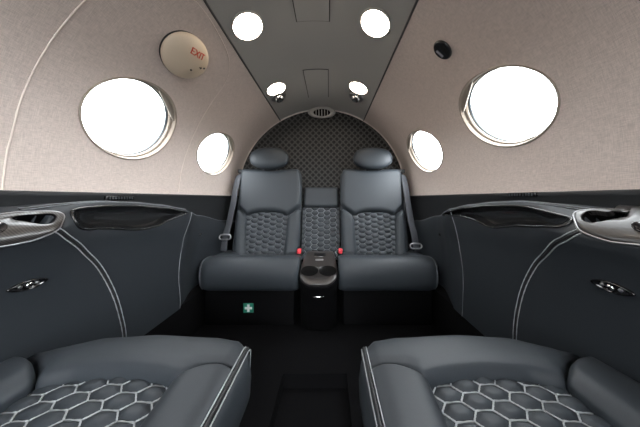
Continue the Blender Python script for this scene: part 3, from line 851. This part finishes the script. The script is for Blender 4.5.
    for j in range(25):
        la = -math.pi/2+math.pi*j/24; r = []
        for i in range(40):
            lo = 2*math.pi*i/40
            x = sp(math.cos(la), .62)*sp(math.cos(lo), .72); y = sp(math.cos(la), .62)*sp(math.sin(lo), .72); z = sp(math.sin(la), .80)
            wx = 0.130*(1-0.10*max(0, z)**2-0.16*max(0, -z)**3)
            r.append(c+Vector((x*wx, y*0.050+0.010*z, z*0.074-0.006*x*x*max(0, -z)*-1.5)))
        rows.append(r)
    v, f = grid(rows, True)
    hr = L('headrest', (v, f), 'leather')
    L('stitched_seam', tube([c+Vector((x*0.114, -0.0435+0.014*abs(x)**3, -0.043+0.010*x*x)) for x in [-1+2*i/40 for i in range(41)]], 0.0013, 6, bead=0.4, pitch=0.006), 'thread_dim', hr)
    for dx in (-0.045, 0.045): L('headrest_post', tube([c+Vector((dx, 0.012, -0.06)), c+Vector((dx, 0.02, -0.13))], 0.006, 10), 'steel')
    # shoulder belt with metal fitting
    zb = belt
    path = cr([(.552, 1.52, .165), (.552, 1.47, .168), (.551, 1.42, .140), (.550, 1.375, .06), (.551, 1.335, -.05), (.554, 1.295, -.15), (.558, 1.26, -.22), (.560, 1.245, -.275), (.560, 1.24, -.31)], 60)
    bl = L('shoulder_belt', tube(path, 0.0215, 12, ry=0.0022, up=(0.25, -1, 0.35)), 'belt')
    c2 = Vector((.557, 1.236 if zb < -.25 else 1.250, zb-0.004)); m2 = frame_at(c2, (0, -1, 0.3))
    lp = [Vector((x, y, 0)) for x, y in ((-.027, -.012), (-.026, .012), (.026, .012), (.027, -.012))]
    L('belt_fitting', tube([m2 @ p for p in cr(lp, 40, True)], 0.0045, 8, True), 'steel', bl)
    an = Vector((.556, 1.50, .185)); L('belt_guide', xform(rbox(-0.022, 0.022, -0.03, 0.03, -0.014, 0.014, 0.006), Matrix.Translation(an)), 'cord', bl)
    # buckle with red release button
    bx = rbox(0.104, 0.134, 1.225, 1.262, -.345, -.298, 0.006)
    bk = L('buckle', bx, 'cord')
    L('release_button', rbox(0.107, 0.131, 1.215, 1.240, -.320, -.291, 0.007), 'red', bk)
    # plinth
    L('plinth', rbox(0.126, 0.590, 1.10, 1.50, -0.66, -0.47, 0.008), 'base')
rear_seat(-1, 'rear black leather seat with quilted back on the left, above the green first-aid sign', -.225)
rear_seat(1, 'rear black leather seat with quilted back on the right of the centre console', -.275)

# centre back between the rear seats
t = thing('bench_divider', 'narrow black leather centre back with quilted lower half between the rear seats', 'backrest', (0, 1.45, -0.35))
e1 = Vector((0, 0.16, 0.57)); nf = Vector((0, -0.57, 0.16)).normalized()
def B(D, h, o=0.0): return Vector((D, 1.345, -0.37))+e1*h+nf*o
v, f = pad([B(-.120, .535), B(.120, .535)], [B(-.119, .775), B(.119, .775)], [B(-.120, .535), B(-.119, .775)], [B(.120, .535), B(.119, .775)], nf, 0.022, 0.02, 0.06, 24, 20); link('upper_pad', v, f, 'leather', t)
def qb(x, y): return B(x, y/0.592, 0.016), nf
g = quilt(qb, -0.121, 0.121, -0.02, 0.312, 0.010, 0.0045, 0.0014, ox=0.0, oy=0.012, nn=5); g.link('quilted_pad', ['leather', 'thread_mid'], t)
rows = [[B(a, h, o) for a, o in ((-.121, 0.004), (-.121, -.06), (.121, -.06), (.121, 0.004))] for h in (-.05, .77)]
v, f = grid(rows, True); f += [(0, 1, 2, 3), (4, 5, 6, 7)]; link('back_shell', v, f, 'base', t, smooth=False)

# centre console with two cup holders
t = thing('centre_console', 'glossy dark centre console with two cup holders between the rear seats', 'console', (0, 1.1, -0.66))
sec = [(1.255, -.3225), (1.0, -.415)]
def TP(x, q, h=0.0):   # q 0..1 from back to front on the sloping lid
    nrm = Vector((0, -0.0925, 0.255)).normalized()
    return Vector((x, 1.262-0.257*q, -.318-.095*q))+nrm*h
prof = [(-0.0, 0.070), (0.06, 0.080), (0.25, 0.088), (0.55, 0.0955), (0.72, 0.0955), (0.86, 0.086), (0.95, 0.066), (1.0, 0.046)]
lo = [(lerp1(prof, q), q) for q in [i/20 for i in range(21)]]
loop = [(w, q) for w, q in lo]+[(-w, q) for w, q in reversed(lo)]
# body below the lid
rows = []
for h, k in ((-0.004, 1.0), (-0.02, 1.02), (-0.05, 1.0)):
    rows.append([TP(w*k, q, h) for w, q in loop])
rows.append([Vector((w*1.0, max(1.035, 1.262-0.257*q*0.85), -.48)) for w, q in loop])
rows.append([Vector((w*1.0, max(1.045, 1.262-0.257*q*0.80), -.655)) for w, q in loop])
v, f = grid(rows, True); f.append(tuple(range(len(loop)))); f.append(tuple(range(len(v)-len(loop), len(v))))
link('body', v, f, 'base', t)
rows = []
for h, k in ((-0.004, 1.0), (0.004, 1.0), (0.008, 0.95), (0.009, 0.80), (0.009, 0.4), (0.009, 0.02)):
    rows.append([TP(w*k, 0.52+(q-0.52)*k, h) for w, q in loop])
v, f = grid(rows, True); f.append(tuple(range(len(v)-len(loop), len(v))))
lid = link('lid', v, f, 'carbon', t)
# bore the two cups and the slot through the lid
def bore(o, cutters):
    for c in cutters:
        m_ = o.modifiers.new('b', 'BOOLEAN'); m_.operation = 'DIFFERENCE'; m_.object = c; m_.solver = 'EXACT'
    dg = bpy.context.evaluated_depsgraph_get(); dg.update()
    me = bpy.data.meshes.new_from_object(o.evaluated_get(dg)); o.modifiers.clear(); o.data = me
    for c in cutters: bpy.data.objects.remove(c)
nrm = Vector((0, -0.0925, 0.255)).normalized()
def lid_m(x, q): return frame_at(TP(x, q, 0.0), nrm, (0, 0.94, 0.34))
rows = rows[::-1]
v, f = grid([[TP(w, q, -0.004) for w, q in loop]], True)
cups = [(-0.047, 0.66), (0.047, 0.66)]
cut = []
for x, q in cups:
    vf = xform(lathe([(0.044, -0.05), (0.044, 0.05)], 40, 1.0, 0.86), lid_m(x, q)); cut.append(link('cutter', vf[0], vf[1], 'gloss'))
# close the lid underneath so the bore is clean
me = lid.data; bm = bmesh.new(); bm.from_mesh(me); bmesh.ops.holes_fill(bm, edges=[e for e in bm.edges if e.is_boundary]); bmesh.ops.recalc_face_normals(bm, faces=bm.faces); bm.to_mesh(me); bm.free()
bore(lid, cut)
cut = []
body = [o for o in t.children if o.name.startswith('body')][0]
for x, q in cups:
    vf = xform(lathe([(0.0435, -0.045), (0.0435, 0.05)], 40, 1.0, 0.86), lid_m(x, q)); cut.append(link('cutter', vf[0], vf[1], 'gloss'))
bore(body, cut)
for x, q in cups:
    vf = xform(lathe([(0.0438, 0.010), (0.0445, 0.0108), (0.0452, 0.0104), (0.0444, 0.009), (0.0436, 0.006), (0.0425, -0.030), (0.0400, -0.042), (0.0, -0.043)], 40, 1.0, 0.86), lid_m(x, q))
    link('cup_holder', vf[0], vf[1], 'matt', t)
vf = xform(rbox(-0.034, 0.034, -0.017, 0.017, 0.004, 0.012, 0.007), lid_m(0, 0.17)); link('lid_catch', vf[0], vf[1], 'gloss', t)
vf = xform(rbox(-0.022, 0.022, -0.006, 0.006, 0.006, 0.013, 0.003), lid_m(0, 0.33)); link('lid_badge', vf[0], vf[1], 'steel', t)
g = Geo()
rows = []
for h, k in ((0.004, 1.0), (-0.004, 0.9), (-0.006, 0.4), (-0.006, 0.02)):
    rows.append([Vector((0.028*k*math.cos(a), 1.030+h*0.6, -.478+0.0045*k*math.sin(a)*(1.4 if math.sin(a) < 0 else 0.8))) for a in [2*math.pi*i/32 for i in range(32)]])
v, f = grid(rows, True); link('emblem', v, f, 'chrome', t)

# first-aid sign on the left plinth
p = Vector((-.362, 1.0985, -.567))
t = thing('first_aid_sign', 'small green sign with white first-aid cross on left rear plinth', 'sign', p)
v, f = rbox(p.x-.026, p.x+.026, p.y-0.0015, p.y+0.002, p.z-.024, p.z+.024, 0.001); link('plate', v, f, 'green', t)
w, l = 0.006, 0.019
cr12 = [(-w, l), (w, l), (w, w), (l, w), (l, -w), (w, -w), (w, -l), (-w, -l), (-w, -w), (-l, -w), (-l, w), (-w, w)]
v = [Vector((p.x+a, p.y-0.0025, p.z+b)) for a, b in cr12]+[Vector((p.x+a, p.y-0.001, p.z+b)) for a, b in cr12]
f = [tuple(range(12))]+[tuple(range(23, 11, -1))]+[(i, (i+1) % 12, 12+(i+1) % 12, 12+i) for i in range(12)]
link('cross', v, f, 'white', t, smooth=False)

# ================================================================ LIGHT
w = bpy.data.worlds.new('World'); scene.world = w; w.use_nodes = True
n, l = w.node_tree.nodes, w.node_tree.links
bg = n['Background']
tc = n.new('ShaderNodeTexCoord'); sx = n.new('ShaderNodeSeparateXYZ'); l.new(tc.outputs['Generated'], sx.inputs[0])
def mr(src, a, b, c, d):
    k = n.new('ShaderNodeMapRange'); k.interpolation_type = 'SMOOTHSTEP'
    for i_, v_ in enumerate((a, b, c, d)): k.inputs[i_+1].default_value = v_
    l.new(src, k.inputs[0]); return k.outputs[0]
mu = n.new('ShaderNodeMath'); mu.operation = 'MULTIPLY'
l.new(mr(sx.outputs['Z'], -0.08, 0.14, 2.4, 27.0), mu.inputs[0]); l.new(mr(sx.outputs['X'], -0.6, 0.6, 0.6, 1.5), mu.inputs[1])
l.new(mu.outputs[0], bg.inputs['Strength']); bg.inputs['Color'].default_value = (0.95, 0.98, 1.0, 1)
# ================================================================ CAMERA
cd = bpy.data.cameras.new('camera'); cam = bpy.data.objects.new('camera', cd); COL.objects.link(cam)
cam.location = W((CX, 0, 0)); cam.rotation_euler = (math.pi/2, 0, 0)
cd.sensor_width = 36; cd.lens = 36*FPX/640; cd.shift_x = -(VX-320)/640; cd.shift_y = -(213.5-VY)/640; cd.clip_start = 0.02
scene.camera = cam
scene.view_settings.view_transform = 'Standard'; scene.view_settings.look = 'None'; scene.view_settings.gamma = 1
scene.view_settings.exposure = 0.0
scene.view_settings.use_curve_mapping = False
